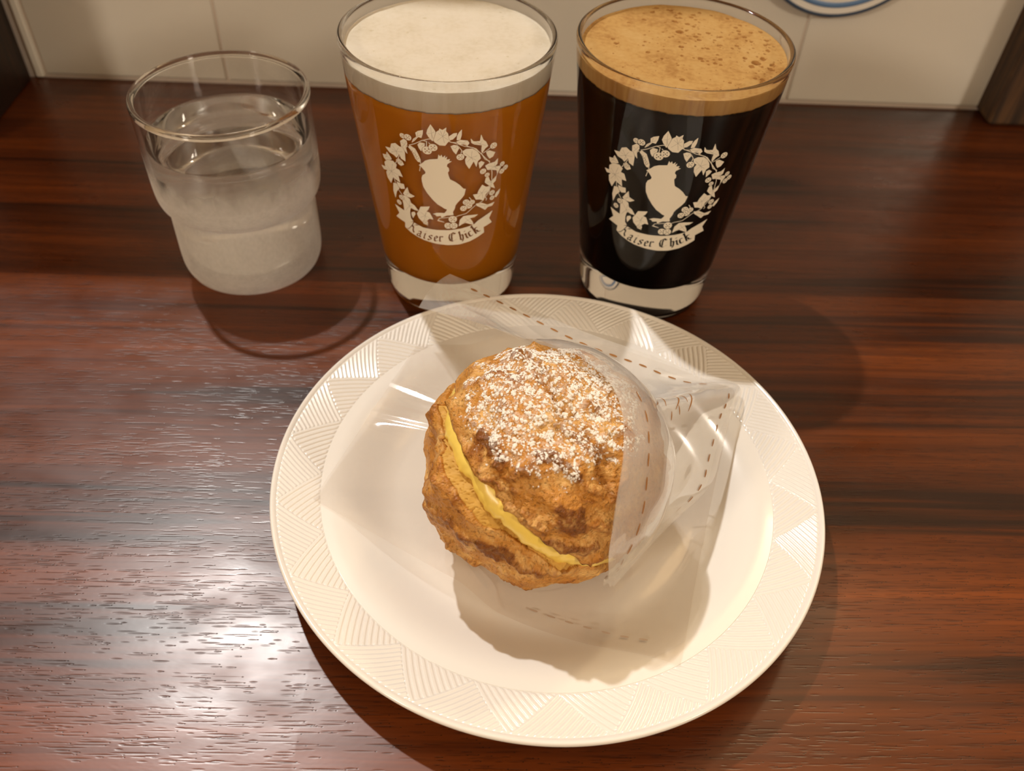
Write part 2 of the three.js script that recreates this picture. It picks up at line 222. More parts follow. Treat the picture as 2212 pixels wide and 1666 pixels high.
const crestTexture = (() => {
  const c = document.createElement('canvas'); c.width = 960; c.height = 1140; const x = c.getContext('2d');
  x.fillStyle = '#000'; x.fillRect(0, 0, 960, 1140); x.fillStyle = '#fff'; x.strokeStyle = '#fff'; x.lineJoin = 'round'; x.lineCap = 'round';
  const poly = (p) => { x.beginPath(); p.forEach(([a, b], i) => i ? x.lineTo(a, b) : x.moveTo(a, b)); x.closePath(); };
  x.lineWidth = 5; for (const s of CREST.stems) { x.beginPath(); s.forEach(([a, b], i) => i ? x.lineTo(a, b) : x.moveTo(a, b)); x.stroke(); }
  CREST.leaves.forEach((p, i) => {
    x.fillStyle = '#000'; x.strokeStyle = '#000'; x.lineWidth = i === CREST.leaves.length - 2 ? 1 : 6; poly(p); x.stroke(); x.fillStyle = '#fff'; poly(p); x.fill(); x.strokeStyle = '#fff'; x.lineWidth = 2.6; x.stroke();
    if (p.length > 6 && p.length < 20) { let cx = 0, cy = 0; for (const [a, b] of p) { cx += a / p.length; cy += b / p.length; } x.lineWidth = 1.6; x.strokeStyle = '#555'; p.forEach(([a, b], k) => { const d = Math.hypot(a - cx, b - cy); if (k % 2 === 0 && d > 26) { x.beginPath(); x.moveTo(cx, cy); x.lineTo(cx + (a - cx) * 0.72, cy + (b - cy) * 0.72); x.stroke(); } }); }
  });
  for (const [a, b, r] of CREST.berries) { x.beginPath(); x.arc(a, b, r + 2.5, 0, 7); x.fillStyle = '#000'; x.fill(); x.beginPath(); x.ellipse(a, b, r, r * 1.05, 0, 0, 7); x.fillStyle = '#fff'; x.fill(); x.fillStyle = '#222'; for (const [u, v] of [[-0.4, -0.3], [0.35, -0.4], [0, 0.1], [-0.35, 0.45], [0.42, 0.4]]) { x.beginPath(); x.ellipse(a + u * r, b + v * r, r * 0.13, r * 0.2, 0, 0, 7); x.fill(); } }
  x.fillStyle = '#000'; x.strokeStyle = '#000'; x.lineWidth = 6; poly(CREST.chick); x.stroke(); x.fillStyle = '#fff'; poly(CREST.chick); x.fill();
  const wheat = CREST.leaves[CREST.leaves.length - 1]; x.strokeStyle = '#333'; x.lineWidth = 2; for (let k = 2; k < 7; k++) { const [a, b] = wheat[0], [e, f] = wheat[5], t = k / 8; x.beginPath(); x.moveTo(a + (e - a) * t - 9, b + (f - b) * t + 2); x.lineTo(a + (e - a) * t + 4, b + (f - b) * t + 8); x.lineTo(a + (e - a) * t + 10, b + (f - b) * t - 6); x.stroke(); }
  x.fillStyle = '#000'; x.strokeStyle = '#000'; x.lineWidth = 1.2; const nx = 5.4, ny = -4.2;     // a broad pen held at a slant
  for (const s of CREST.letters) for (let i = 0; i < s.length - 1; i++) { const [[a, b], [e, f]] = [s[i], s[i + 1]]; x.beginPath(); x.moveTo(a - nx, b - ny); x.lineTo(a + nx, b + ny); x.lineTo(e + nx, f + ny); x.lineTo(e - nx, f - ny); x.closePath(); x.fill(); x.stroke(); }
  const t = new THREE.CanvasTexture(c); t.magFilter = THREE.LinearFilter; return t;
})();
const crestInk = new THREE.MeshStandardMaterial({ color: new THREE.Color(0.74, 0.68, 0.56), roughness: 0.6, alphaMap: crestTexture, transparent: true, side: THREE.DoubleSide });
function crestPatch() {
  const A = 60, B = 40, pos = [], uv = [], idx = [], s0 = -0.0272, w = 960 / 17400, y1 = 0.1115, h = 1140 / 17400;
  for (let j = 0; j <= B; j++) for (let i = 0; i <= A; i++) { const ph = (s0 + w * i / A) / 0.0374, y = y1 - h * (1 - j / B), r = outerR(y) + 0.00012; pos.push(r * Math.sin(ph), y, r * Math.cos(ph)); uv.push(i / A, j / B); }
  for (let j = 0; j < B; j++) for (let i = 0; i < A; i++) { const k = j * (A + 1) + i; idx.push(k, k + 1, k + A + 1, k + 1, k + A + 2, k + A + 1); }
  const g = new THREE.BufferGeometry(); g.setAttribute('position', new THREE.Float32BufferAttribute(pos, 3)); g.setAttribute('uv', new THREE.Float32BufferAttribute(uv, 2)); g.setIndex(idx); g.computeVertexNormals(); return g;
}
function pint(name, label, at, turn, beerMat, foamMat, foamTop, foamLow, foamBumps) {
  const g = thing(name, label, 'glass', [at[0], 0, at[1]], turn, 'pint glasses of beer with the white crest');
  const prof = fillet([[0, 0.0016], [GB - 0.006, 0.0014, 0.002], [GB - 0.004, 0, 0.0012], [GB - 0.0006, 0, 0.0016], [outerR(0.006), 0.006, 0.002], [GR, GH - 0.001, 0.0004], [GR - 0.0002, GH + 0.0004, 0.0006], [GR - 0.0012, GH + 0.0008, 0.0006], [GR - 0.0024, GH, 0.0006], [innerR(GH - 0.003), GH - 0.003, 0.001], [innerR(0.034), 0.034, 0.006], [innerR(0.020) - 0.0022, 0.0190, 0.009], [0.012, 0.0160, 0.006], [0, 0.0158]], 9);
  obj('glass_body', lathe(dense(prof, 0.004), 192), clearGlass, g);
  const e = 0.00022, b = 0.0001;
  const beer = fillet([[0, 0.0158 - b], [0.012, 0.0160 - b, 0.006], [innerR(0.020) - 0.0022 + e, 0.0190 - b, 0.009], [innerR(0.034) + e, 0.034, 0.006], [innerR(foamLow) + e, foamLow], [0, foamLow]], 9);
  obj('beer', lathe(dense(beer, 0.004), 128), beerMat, g);
  // foam: a thick disc with a bubbly top and an uneven lower edge
  const A = 240, pos = [], uv = [], idx = [], rings = [];
  for (let k = 0; k <= 90; k++) rings.push(['t', k / 90]);
  for (let k = 1; k <= 10; k++) rings.push(['s', k / 10]);
  rings.push(['b', 0]);
  const Rt = innerR(foamTop) + e;
  rings.forEach(([kind, t]) => { for (let a = 0; a <= A; a++) { const ph = a / A * 2 * Math.PI, c = Math.cos(ph), s = Math.sin(ph); let r, y; if (kind === 't') { r = Rt * t; const x = r * c, z = r * s; y = foamTop + 0.0006 * fbm(x * 60, z * 60, 3, 3) + 0.0008 * sstep(0.9, 1, t) * 0 + foamBumps(x, z); if (t > 0.985) y += 0.0002; } else if (kind === 's') { const low = foamLow - 0.0004 + 0.0004 * noise(c * 6, s * 6, 2) + 0.0003 * noise(c * 40, s * 40, 2); y = lerp(foamTop, low, t); r = innerR(y) + e * 1.3; } else { r = 0; y = foamLow; } pos.push(r * c, y, r * s); uv.push(0.5 + r * c / (2 * Rt), 0.5 + r * s / (2 * Rt)); } });
  for (let i = 0; i < rings.length - 1; i++) for (let a = 0; a < A; a++) { const k = i * (A + 1) + a; idx.push(k, k + 1, k + A + 1, k + 1, k + A + 2, k + A + 1); }
  const fg = new THREE.BufferGeometry(); fg.setAttribute('position', new THREE.Float32BufferAttribute(pos, 3)); fg.setAttribute('uv', new THREE.Float32BufferAttribute(uv, 2)); fg.setIndex(idx); fg.computeVertexNormals();
  obj('foam', fg, foamMat, g);
  obj('printed_crest', crestPatch(), crestInk, g).userData.label = 'white printed crest of a crowned chick in a hop wreath over a banner';
  return g;
}
const amberBeer = new THREE.MeshPhysicalMaterial({ color: new THREE.Color(0.78, 0.29, 0.016), roughness: 1, transmission: 0.45, thickness: 0, specularIntensity: 0 });
const stoutBeer = new THREE.MeshPhysicalMaterial({ color: new THREE.Color(0.006, 0.004, 0.003), roughness: 0.3, specularIntensity: 0.1 });
function bubbleList(seed, n, rmin, rmax, where) { const r = mulberry(seed), o = []; while (o.length < n) { const a = r() * 6.283, q = Math.sqrt(r()), x = q * Math.cos(a), z = q * Math.sin(a); if (q > 0.97 || r() > where(x, z)) continue; o.push([x * 0.042, z * 0.042, rmin + (rmax - rmin) * r() ** 3]); } return o; }
const amberBubbles = bubbleList(3, 46, 0.0003, 0.0010, (x, z) => 0.25 + 0.6 * sstep(0.6, 0.95, Math.hypot(x, z)) * (x < 0 ? 1 : 0.4));
const stoutBubbles = bubbleList(5, 300, 0.00025, 0.0013, (x, z) => 0.10 + 0.75 * sstep(-0.1, 0.6, x * 0.9 - z * 0.5) + (Math.hypot(x, z) < 0.4 ? 0.35 : 0)).concat([[0.0295, 0.006, 0.0021], [0.0325, 0.0015, 0.0014], [0.0275, 0.0095, 0.0013], [-0.002, -0.0155, 0.0018]]);
const pitsOf = (list) => (x, z) => { let h = 0; for (const [bx, bz, r] of list) { const d = Math.hypot(x - bx, z - bz); if (d < r * 1.6) h += -0.45 * r * sstep(r, r * 0.5, d) + 0.12 * r * sstep(0.6 * r, r, d) * sstep(1.5 * r, r, d); } return h; };
function foamMap(base, dark, pale, list, strength, freq) {
  const c = document.createElement('canvas'); c.width = c.height = 1024; const x = c.getContext('2d'), im = x.createImageData(1024, 1024);
  for (let j = 0; j < 1024; j++) for (let i = 0; i < 1024; i++) { const u = i / 1024, v = j / 1024, n = fbm(u * 5, v * 5, freq, 4), f = fbm(u * 40, v * 40, freq, 3), m = clamp(0.5 + 0.9 * n + 0.5 * f); const q = mix3(base, m > 0.5 ? pale : dark, Math.abs(m - 0.5) * 1.1); for (let k = 0; k < 3; k++) im.data[(j * 1024 + i) * 4 + k] = q[k] * 255; im.data[(j * 1024 + i) * 4 + 3] = 255; }
  x.putImageData(im, 0, 0);
  const S = 1024 / (2 * 0.0426);
  for (const [bx, bz, r] of list) { x.beginPath(); x.ellipse(512 + bx * S, 512 - bz * S, r * S, r * S, 0, 0, 7); x.fillStyle = `rgba(${dark.map((v) => Math.round(v * 255)).join(',')},${strength})`; x.fill(); }
  const t = new THREE.CanvasTexture(c); t.colorSpace = THREE.SRGBColorSpace; return t;
}
const amberFoam = new THREE.MeshPhysicalMaterial({ map: foamMap(rgb(226, 217, 197), rgb(206, 194, 166), rgb(234, 227, 212), amberBubbles, 0.55, 2), roughness: 1, transmission: 0.25, thickness: 0, specularIntensity: 0.1 });
const stoutFoam = new THREE.MeshPhysicalMaterial({ map: foamMap(rgb(206, 162, 98), rgb(150, 98, 48), rgb(222, 186, 126), stoutBubbles, 0.6, 6), roughness: 1, transmission: 0.3, thickness: 0, specularIntensity: 0.1 });
const AMBER = fit(-0.0343, -0.346), STOUT = fit(0.0627, -0.3509), WATER = fit(-0.1372, -0.3549);
pint('pint_glass', 'pint glass of hazy amber beer under white foam, beside the water tumbler', AMBER, -YAW, amberBeer, amberFoam, 0.1236, 0.1150, pitsOf(amberBubbles));
pint('pint_glass', 'pint glass of black stout under tan foam', STOUT, -YAW - 0.105, stoutBeer, stoutFoam, 0.1240, 0.1178, pitsOf(stoutBubbles));

// water tumbler with a stacking step, fogged on the outside below the water line
{
  const g = thing('water_tumbler', 'stepped clear tumbler of iced water, fogged with condensation, beside the amber beer', 'glass', [WATER[0], 0, WATER[1]]);
  const outer = [[0.0290, 0.0008, 0.001], [0.0300, 0, 0.001], [0.0325, 0.0004, 0.002], [0.0343, 0.0045, 0.004], [0.0346, 0.012, 0.006], [0.0343, 0.0392, 0.0008], [0.0374, 0.0412, 0.002], [0.0387, 0.046, 0.006], [0.0393, 0.0885, 0.0004], [0.0390, 0.0907, 0.0008], [0.0378, 0.0912, 0.0007], [0.0370, 0.0895, 0.0008]];
  const inner = [[0.0362, 0.049, 0.006], [0.0350, 0.0435, 0.003], [0.0322, 0.0405, 0.002], [0.0320, 0.014, 0.006], [0.0290, 0.0088, 0.004], [0, 0.0082]];
  obj('glass_body', lathe(dense(fillet([[0, 0.0012], ...outer, ...inner], 7), 0.003), 176), new THREE.MeshPhysicalMaterial({ color: 0xffffff, transmission: 1, roughness: 0, thickness: 0, ior: 1.5 }), g);
  obj('rim', lathe(fillet([[0.0366, 0.0888, 0.0006], [0.0394, 0.0886, 0.0006], [0.0394, 0.0908, 0.0011], [0.0380, 0.0917, 0.0011], [0.0366, 0.0906, 0.0011], [0.0366, 0.0888]], 6), 176), clearGlass, g).userData.label = 'thick rounded lip';
  const water = new THREE.MeshPhysicalMaterial({ color: 0xffffff, transmission: 1, thickness: 0.05, ior: 1.333, roughness: 0 });
  const e = 0.00015, lvl = 0.0705;
  obj('water', lathe(dense(fillet([[0, 0.0082 - e], [0.0290 + e, 0.0088 - e, 0.004], [0.0320 + e, 0.014, 0.006], [0.0322 + e, 0.0405, 0.002], [0.0350 + e, 0.0435, 0.003], [0.0362 + e, 0.049, 0.006], [0.03665 + e, lvl, 0.0005], [0.0350, lvl - 0.0004, 0.001], [0, lvl - 0.0005]], 6), 0.003), 128), water, g);
  const fogA = dataTex(512, 256, (u, v) => { const n = fbm(u * 34, v * 12, 2, 3), d = fbm(u * 160, v * 60, 5, 2); return [clamp(0.82 + 0.14 * n + 0.14 * d) * sstep(1.0, 0.86, v + 0.05 * n)]; }, false);
  const fog = new THREE.MeshPhysicalMaterial({ color: new THREE.Color(0.88, 0.86, 0.82), roughness: 0.9, transmission: 0.55, thickness: 0, alphaMap: fogA, transparent: true });
  const off = 0.00025, sh = fillet([[0.0325, 0.0004, 0.002], [0.0343, 0.0045, 0.004], [0.0346, 0.012, 0.006], [0.0343, 0.0392, 0.0008], [0.0374, 0.0412, 0.002], [0.0387, 0.046, 0.006], [0.03905, 0.0690]], 7).map(([x, y]) => [x + off, y]);
  obj('condensation', lathe(dense(sh, 0.003), 160), fog, g).userData.label = 'pale fog of fine water drops';
}

// ---------------------------------------------------------------- cream puff
const sq2disc = (a, b) => { if (a === 0 && b === 0) return [0, 0]; return Math.abs(a) > Math.abs(b) ? [Math.abs(a), Math.atan2(0, a) + Math.PI / 4 * (b / a)] : [Math.abs(b), b === 0 ? 0 : Math.PI / 2 * Math.sign(b) - Math.PI / 4 * (a / b)]; };
const PUFF = fit(0.0125, -0.190), PUFF_Y = 0.0475, PR = [0.0421, 0.0392, 0.0421];
const puffRadius = (d) => 1 / Math.hypot(d.x / PR[0], d.y / PR[1], d.z / PR[2]);
{
  const root = thing('cream_puff', 'golden cream puff split open over yellow custard, half inside the clear bag', 'pastry', [PUFF[0], PUFF_Y, PUFF[1]]);
  const [nx, nz] = fit(0.565, -0.17), n = new THREE.Vector3(nx, 0.81, nz).normalize();
  const [vx, vz] = fit(-0.04, 0.623), view = new THREE.Vector3(vx, 0.781, vz).normalize();
  const e1 = view.clone().addScaledVector(n, -view.dot(n)).normalize(), e2 = new THREE.Vector3().crossVectors(n, e1);
  const dirOf = (th, ph, o = new THREE.Vector3()) => o.set(0, 0, 0).addScaledVector(n, Math.cos(th)).addScaledVector(e1, Math.sin(th) * Math.cos(ph)).addScaledVector(e2, Math.sin(th) * Math.sin(ph));
  const lidEdge = (ph) => 1.50 + 0.035 * noise(Math.cos(ph) * 3, Math.sin(ph) * 3, 4) + 0.014 * noise(Math.cos(ph) * 13, Math.sin(ph) * 13, 9);
  const gap = (ph) => { const q = Math.atan2(Math.sin(ph), Math.cos(ph)); return 0.07 + 0.165 * Math.exp(-(((q + 0.10) / 1.0) ** 2)) + 0.025 * noise(Math.cos(ph) * 9, Math.sin(ph) * 9, 14); };
  const P = (d) => [d.dot(n), d.dot(e1), d.dot(e2)];
  // how the crust swells: lumps, piped ridges that run round the axis, a few clefts, crackle
  const notch = new THREE.Vector3(-0.968, 0.22, 0.08).normalize();
  // the piped ridges that browned in the oven: both ends as directions from the middle of the puff, half width, how dark
  const RIDGES = [[-0.541,0.771,0.335,-0.371,0.738,0.563,0.042,0.9],[-0.106,0.814,0.571,0.188,0.726,0.661,0.05,1],[-0.537,0.626,0.565,-0.298,0.582,0.757,0.039,0.7],[-0.283,0.688,0.668,-0.151,0.739,0.656,0.05,0.7],[0.072,0.497,0.865,0.223,0.406,0.886,0.081,1],[-0.031,0.263,0.964,0.325,0.157,0.932,0.05,0.9],[-0.266,0.868,-0.419,-0.081,0.994,-0.079,0.066,0.8],[0.203,0.885,0.418,0.353,0.764,0.54,0.05,0.9],[-0.622,0.086,0.778,-0.305,0.036,0.952,0.062,1],[-0.862,0.377,0.339,-0.807,0.366,0.464,0.046,0.7],[-0.303,0.016,0.953,-0.057,-0.078,0.995,0.042,0.8],[-0.889,0.027,0.456,-0.729,0.134,0.672,0.066,0.7],[0.047,-0.033,0.998,0.294,0.038,0.955,0.039,0.7],[-0.578,0.743,-0.338,-0.475,0.798,-0.37,0.042,0.5],[0.037,0.939,0.342,0.252,0.868,0.428,0.042,0.7],[0.293,0.942,0.165,0.492,0.846,0.207,0.039,0.5],[-0.158,0.475,0.865,-0.057,0.391,0.919,0.05,0.6],[0.299,0.622,0.724,0.501,0.507,0.701,0.046,0.6],[-0.915,0.371,-0.156,-0.797,0.595,-0.105,0.046,0.5],[-0.964,0.058,0.261,-0.88,0.169,0.445,0.042,0.5],[-0.39,0.504,0.771,-0.215,0.446,0.869,0.031,0.5],[0.352,0.364,0.862,0.517,0.229,0.825,0.05,0.6],[-0.722,-0.234,0.651,-0.531,-0.267,0.804,0.031,0.6]].map(([a, b, c, e, f, g, w, k]) => ({ p: new THREE.Vector3(a, b, c).normalize(), q: new THREE.Vector3(e, f, g).normalize(), w, k }));
  const CRACKS = [[[-0.184,0.915,-0.36],[-0.062,0.997,-0.052],[0.039,0.99,0.137],[0.212,0.904,0.371],[0.353,0.764,0.54],[0.44,0.549,0.711]],[[0.453,0.72,0.526],[0.252,0.85,0.463],[0.115,0.948,0.298]]].map((l) => l.map((p) => new THREE.Vector3(...p).normalize()));
  const seg = (x, y, z, p, q) => { const ux = q.x - p.x, uy = q.y - p.y, uz = q.z - p.z, t = clamp(((x - p.x) * ux + (y - p.y) * uy + (z - p.z) * uz) / (ux * ux + uy * uy + uz * uz)); return Math.hypot(x - p.x - ux * t, y - p.y - uy * t, z - p.z - uz * t); };
  function crust(d) {
    const [h, a, b] = P(d), wx = 0.055 * noise(d.x * 7, d.y * 7, d.z * 7) + 0.022 * noise(d.x * 21, d.y * 21, d.z * 21), wy = 0.055 * noise(d.x * 7 + 9, d.y * 7, d.z * 7) + 0.022 * noise(d.x * 21, d.y * 21 + 5, d.z * 21);
    const x = d.x + wx, y = d.y + wy, z = d.z - wx;
    const lumps = fbm(d.x * 2.3, d.y * 2.3, d.z * 2.3 + 4, 3);
    const r1 = 1 - Math.abs(noise(h * 6 + wx * 9, a * 2.6, b * 2.6 + 3)) * 2.2;
    const patch = sstep(-0.15, 0.3, fbm(d.x * 4, d.y * 4 + 8, d.z * 4, 2));
    let rid = 0, dark = 0; for (const r of RIDGES) { const e = seg(x, y, z, r.p, r.q); if (e < r.w * 3) { const g = Math.exp(-((e / (r.w * 1.15)) ** 2)); rid = Math.max(rid, g); dark = Math.max(dark, sstep(0.18, 0.62, g) * r.k); } }
    let cleft = 0; for (const l of CRACKS) for (let i = 0; i < l.length - 1; i++) { const e = seg(x, y, z, l[i], l[i + 1]); if (e < 0.16) cleft = Math.max(cleft, Math.exp(-((e / 0.042) ** 2))); }
    const rid2 = clamp(r1, 0, 1) ** 3 * patch;
    return { lumps, rid, rid2, dark, cleft, height: 0.0060 * lumps + 0.0021 * rid + 0.0012 * rid2 - 0.0030 * cleft - 0.0055 * Math.exp(-((1 - d.dot(notch)) / 0.018)) };
  }
  const micro = (d) => { const x = d.x * 42, y = d.y * 42, z = d.z * 42, a = fbm(d.x * 26, d.y * 26, d.z * 26, 3), p = noise(x, y, z), q = noise(x * 2.3, y * 2.3, z * 2.3); return [a, sstep(0.28, 0.5, p) * 0.8 + sstep(0.3, 0.5, q) * 0.5]; };
  const sugarDir = new THREE.Vector3(0.06, 1, -0.02).normalize();
  const sugar = (d) => { const c = sstep(0.50, 0.96, d.dot(sugarDir)), f = fbm(d.x * 9 + 2, d.y * 9, d.z * 9, 4); return sstep(0.0, 0.26, f + 0.75 * c - 0.30) * sstep(0.02, 0.3, c); };
  const pale = [0.70, 0.41, 0.135], gold = [0.53, 0.235, 0.044], brown = [0.285, 0.094, 0.014], deep = [0.17, 0.052, 0.008];
  const lin2s = (c) => c.map((v) => v <= 0.0031308 ? v * 12.92 : 1.055 * v ** (1 / 2.4) - 0.055);
  function look(d, lid, [a, p]) {
    const c = crust(d);
    const tan = fbm(d.x * 5 + 9, d.y * 5, d.z * 5, 4), t = clamp(0.44 + 0.95 * tan + 0.4 * c.lumps + 0.45 * a);
    let k = mix3(pale, gold, sstep(0.05, 0.6, t)); k = mix3(k, brown, 0.9 * sstep(0.48, 0.92, t * 0.72 + 0.5 * c.rid2));
    k = mix3(k, brown, 0.85 * c.dark * sstep(-0.35, 0.1, a)); k = mix3(k, deep, 0.8 * sstep(0.5, 1.1, c.dark + 0.7 * tan)); k = mix3(k, gold, 0.5 * c.cleft);
    k = k.map((v) => v * (1 - 0.22 * p));
    if (lid) k = mix3(k, [0.80, 0.76, 0.70], 0.30 * sugar(d) * sstep(-0.1, 0.2, a));
    return lin2s(k);
  }
  function shell(lid, N) {
    const pos = [], uv = [], idx = [], d = new THREE.Vector3(), ext = 6;   // the square grid fills the cap, its skirt folds inward
    const put = (rho, ph, k) => {
      const edge = lid ? lidEdge(ph) : Math.PI - lidEdge(ph) - gap(ph), ct = 1 - rho * rho * (1 - Math.cos(edge)); let th = Math.acos(clamp(ct, -1, 1)); if (!lid) th = Math.PI - th;
      if (k) th += (lid ? -1 : -1) * 0.012 * k * (lid ? 1 : -0.4);
      dirOf(th, ph, d); const c = crust(d), m = micro(d); let r = puffRadius(d) + c.height + 0.0004 * m[0] + (lid ? 0.0008 : 0) * sstep(0.8, 1, rho);
      if (k) r -= 0.0011 * k; else r -= 0.0006 * sstep(0.985, 1, rho);
      const y = d.y * r; let x = d.x * r, z = d.z * r, yy = y; const lowest = 0.0088 - PUFF_Y; if (yy < lowest) { yy = lowest + (yy - lowest) * 0.02; }
      pos.push(x, yy, z);
    };
    for (let j = 0; j <= N; j++) for (let i = 0; i <= N; i++) { const [rho, ph] = sq2disc(2 * i / N - 1, 2 * j / N - 1); put(rho, ph, 0); uv.push(i / N, j / N); }
    const flip = lid ? 1 : -1;
    const tri = (a, b, c) => flip > 0 ? idx.push(a, b, c) : idx.push(a, c, b);
    for (let j = 0; j < N; j++) for (let i = 0; i < N; i++) { const k = j * (N + 1) + i; tri(k, k + 1, k + N + 1); tri(k + 1, k + N + 2, k + N + 1); }
    const ringI = []; for (let i = 0; i < N; i++) ringI.push([i, 0]); for (let j = 0; j < N; j++) ringI.push([N, j]); for (let i = N; i > 0; i--) ringI.push([i, N]); for (let j = N; j > 0; j--) ringI.push([0, j]);
    let prev = ringI.map(([i, j]) => j * (N + 1) + i);
    for (let k = 1; k <= ext; k++) { const cur = ringI.map(([i, j]) => { const [rho, ph] = sq2disc(2 * i / N - 1, 2 * j / N - 1); put(rho, ph, k); uv.push(i / N, j / N); return pos.length / 3 - 1; }); for (let q = 0; q < cur.length; q++) { const w = (q + 1) % cur.length; tri(prev[q], cur[q], prev[w]); tri(prev[w], cur[q], cur[w]); } prev = cur; }
    const g = new THREE.BufferGeometry(); g.setAttribute('position', new THREE.Float32BufferAttribute(pos, 3)); g.setAttribute('uv', new THREE.Float32BufferAttribute(uv, 2)); g.setIndex(idx); g.computeVertexNormals(); return g;
  }
  const dd = new THREE.Vector3();
  const texDir = (u, v, lid) => { const [rho, ph] = sq2disc(2 * u - 1, 2 * v - 1), edge = lid ? lidEdge(ph) : Math.PI - lidEdge(ph) - gap(ph); let th = Math.acos(clamp(1 - rho * rho * (1 - Math.cos(edge)), -1, 1)); if (!lid) th = Math.PI - th; return dirOf(th, ph, dd); };
  const crustMat = (lid, T) => {
    const relief = new Float32Array(T * T);
    const map = dataTex(T, T, (u, v, i, j) => { const d = texDir(u + 0.5 / T, v + 0.5 / T, lid), m = micro(d); relief[j * T + i] = 0.6 + 0.34 * m[0] - 0.4 * m[1] + 0.12 * noise(d.x * 150, d.y * 150, d.z * 150); return look(d, lid, m); }, true, false);
    return new THREE.MeshPhysicalMaterial({ map, bumpMap: dataTex(T, T, (u, v, i, j) => [relief[j * T + i]], false, false), bumpScale: 0.0009, roughness: 0.42, specularIntensity: 0.6 });
  };
  const lidG = shell(true, 300);
  obj('lid', lidG, crustMat(true, 960), root).userData.label = 'browned choux lid dusted with sugar';
  obj('base', shell(false, 260), crustMat(false, 640), root).userData.label = 'lower choux shell';
  // porous inner crumb between crust and custard
  function band(th0, th1, rad, A, B, mat, name) {
    const pos = [], idx = [], col = [], d = new THREE.Vector3();
    for (let j = 0; j <= B; j++) for (let i = 0; i <= A; i++) { const ph = i / A * 2 * Math.PI, t = j / B, th = lerp(th0(ph), th1(ph), t); dirOf(th, ph, d); const r = rad(ph, t, d); pos.push(d.x * r, d.y * r, d.z * r); }
    for (let j = 0; j < B; j++) for (let i = 0; i < A; i++) { const k = j * (A + 1) + i; idx.push(k, k + A + 1, k + 1, k + 1, k + A + 1, k + A + 2); }
    const g = new THREE.BufferGeometry(); g.setAttribute('position', new THREE.Float32BufferAttribute(pos, 3)); g.setIndex(idx); g.computeVertexNormals(); return obj(name, g, mat, root);
  }
  const crumbG = band((ph) => lidEdge(ph) - 0.02, (ph) => lidEdge(ph) + gap(ph) + 0.02, (ph, t, d) => puffRadius(d) + crust(d).height - 0.0009 - lerp(0.0052, 0.0004, t ** 1.4) + 0.0005 * fbm(d.x * 20, d.y * 20, d.z * 20, 3) - 0.0006 * sstep(0.2, 0.45, noise(d.x * 60, d.y * 60, d.z * 60)), 900, 44, new THREE.MeshPhysicalMaterial({ color: new THREE.Color(0.60, 0.34, 0.06), roughness: 0.65 }), 'crumb');
  crumbG.userData.label = 'pale golden torn crumb';
  band((ph) => lidEdge(ph) - 0.10, (ph) => lidEdge(ph) + 0.02 + (0.025 + 0.125 * Math.exp(-((Math.atan2(Math.sin(ph), Math.cos(ph)) / 1.45) ** 4))) * (1 + 0.35 * noise(Math.cos(ph) * 4, Math.sin(ph) * 4, 3) + 0.25 * noise(Math.cos(ph) * 14, Math.sin(ph) * 14, 3)), (ph, t, d) => puffRadius(d) - 0.0030 + 0.0024 * Math.sin(Math.PI * clamp(t, 0, 1)) ** 0.6 + 0.0007 * fbm(d.x * 7, d.y * 7, d.z * 7, 2) - 0.0024 * sstep(0.9, 1, t), 600, 24, new THREE.MeshPhysicalMaterial({ color: new THREE.Color(0.92, 0.67, 0.13), roughness: 0.32, clearcoat: 0.3, clearcoatRoughness: 0.3 }), 'custard').userData.label = 'smooth yellow custard cream';
  // icing sugar: small clumps lying on the lid
  {
    const r = mulberry(23), parts = [], p = lidG.attributes.position, nn = lidG.attributes.normal, d = new THREE.Vector3(), q = new THREE.Quaternion(), up = new THREE.Vector3(0, 1, 0), nv = new THREE.Vector3(), m = new THREE.Matrix4(), count = 301 * 301;
    const shapes = [0, 1, 2, 3, 4, 5].map((s) => { const g = new THREE.OctahedronGeometry(1, 0), a = g.attributes.position, rr = mulberry(50 + s), key = new Map(); for (let i = 0; i < a.count; i++) { const id = [a.getX(i), a.getY(i), a.getZ(i)].map((v) => v.toFixed(2)).join(); if (!key.has(id)) key.set(id, 0.6 + 0.8 * rr()); const k = key.get(id); a.setXYZ(i, a.getX(i) * k, a.getY(i) * k * 0.6, a.getZ(i) * k); } g.computeVertexNormals(); g.deleteAttribute('uv'); return g; });
    for (let t = 0; t < 110000; t++) {
      const i = Math.floor(r() * count); d.set(p.getX(i), p.getY(i), p.getZ(i)); const L = d.length(); d.divideScalar(L); const s = sugar(d), fine = sstep(0.0, 0.22, fbm(d.x * 22, d.y * 22, d.z * 22, 3)); if (r() > s * (0.10 + 0.9 * fine)) continue;
      nv.set(nn.getX(i), nn.getY(i), nn.getZ(i)); const size = 0.00014 + 0.00042 * r() ** 2.4 * (0.4 + s); q.setFromUnitVectors(up, nv).multiply(new THREE.Quaternion().setFromAxisAngle(up, r() * 6.3));
      m.compose(new THREE.Vector3(p.getX(i) + (r() - 0.5) * 0.0004, p.getY(i), p.getZ(i) + (r() - 0.5) * 0.0004).addScaledVector(nv, size * 0.25), q, new THREE.Vector3(size, size, size));
      parts.push(shapes[t % 6].clone().applyMatrix4(m));
    }
    const o = obj('icing_sugar', mergeGeometries(parts), new THREE.MeshStandardMaterial({ color: new THREE.Color(0.86, 0.82, 0.76), roughness: 0.95 }), root); o.userData.kind = 'stuff'; o.userData.label = 'white dusting of icing sugar';
  }
}

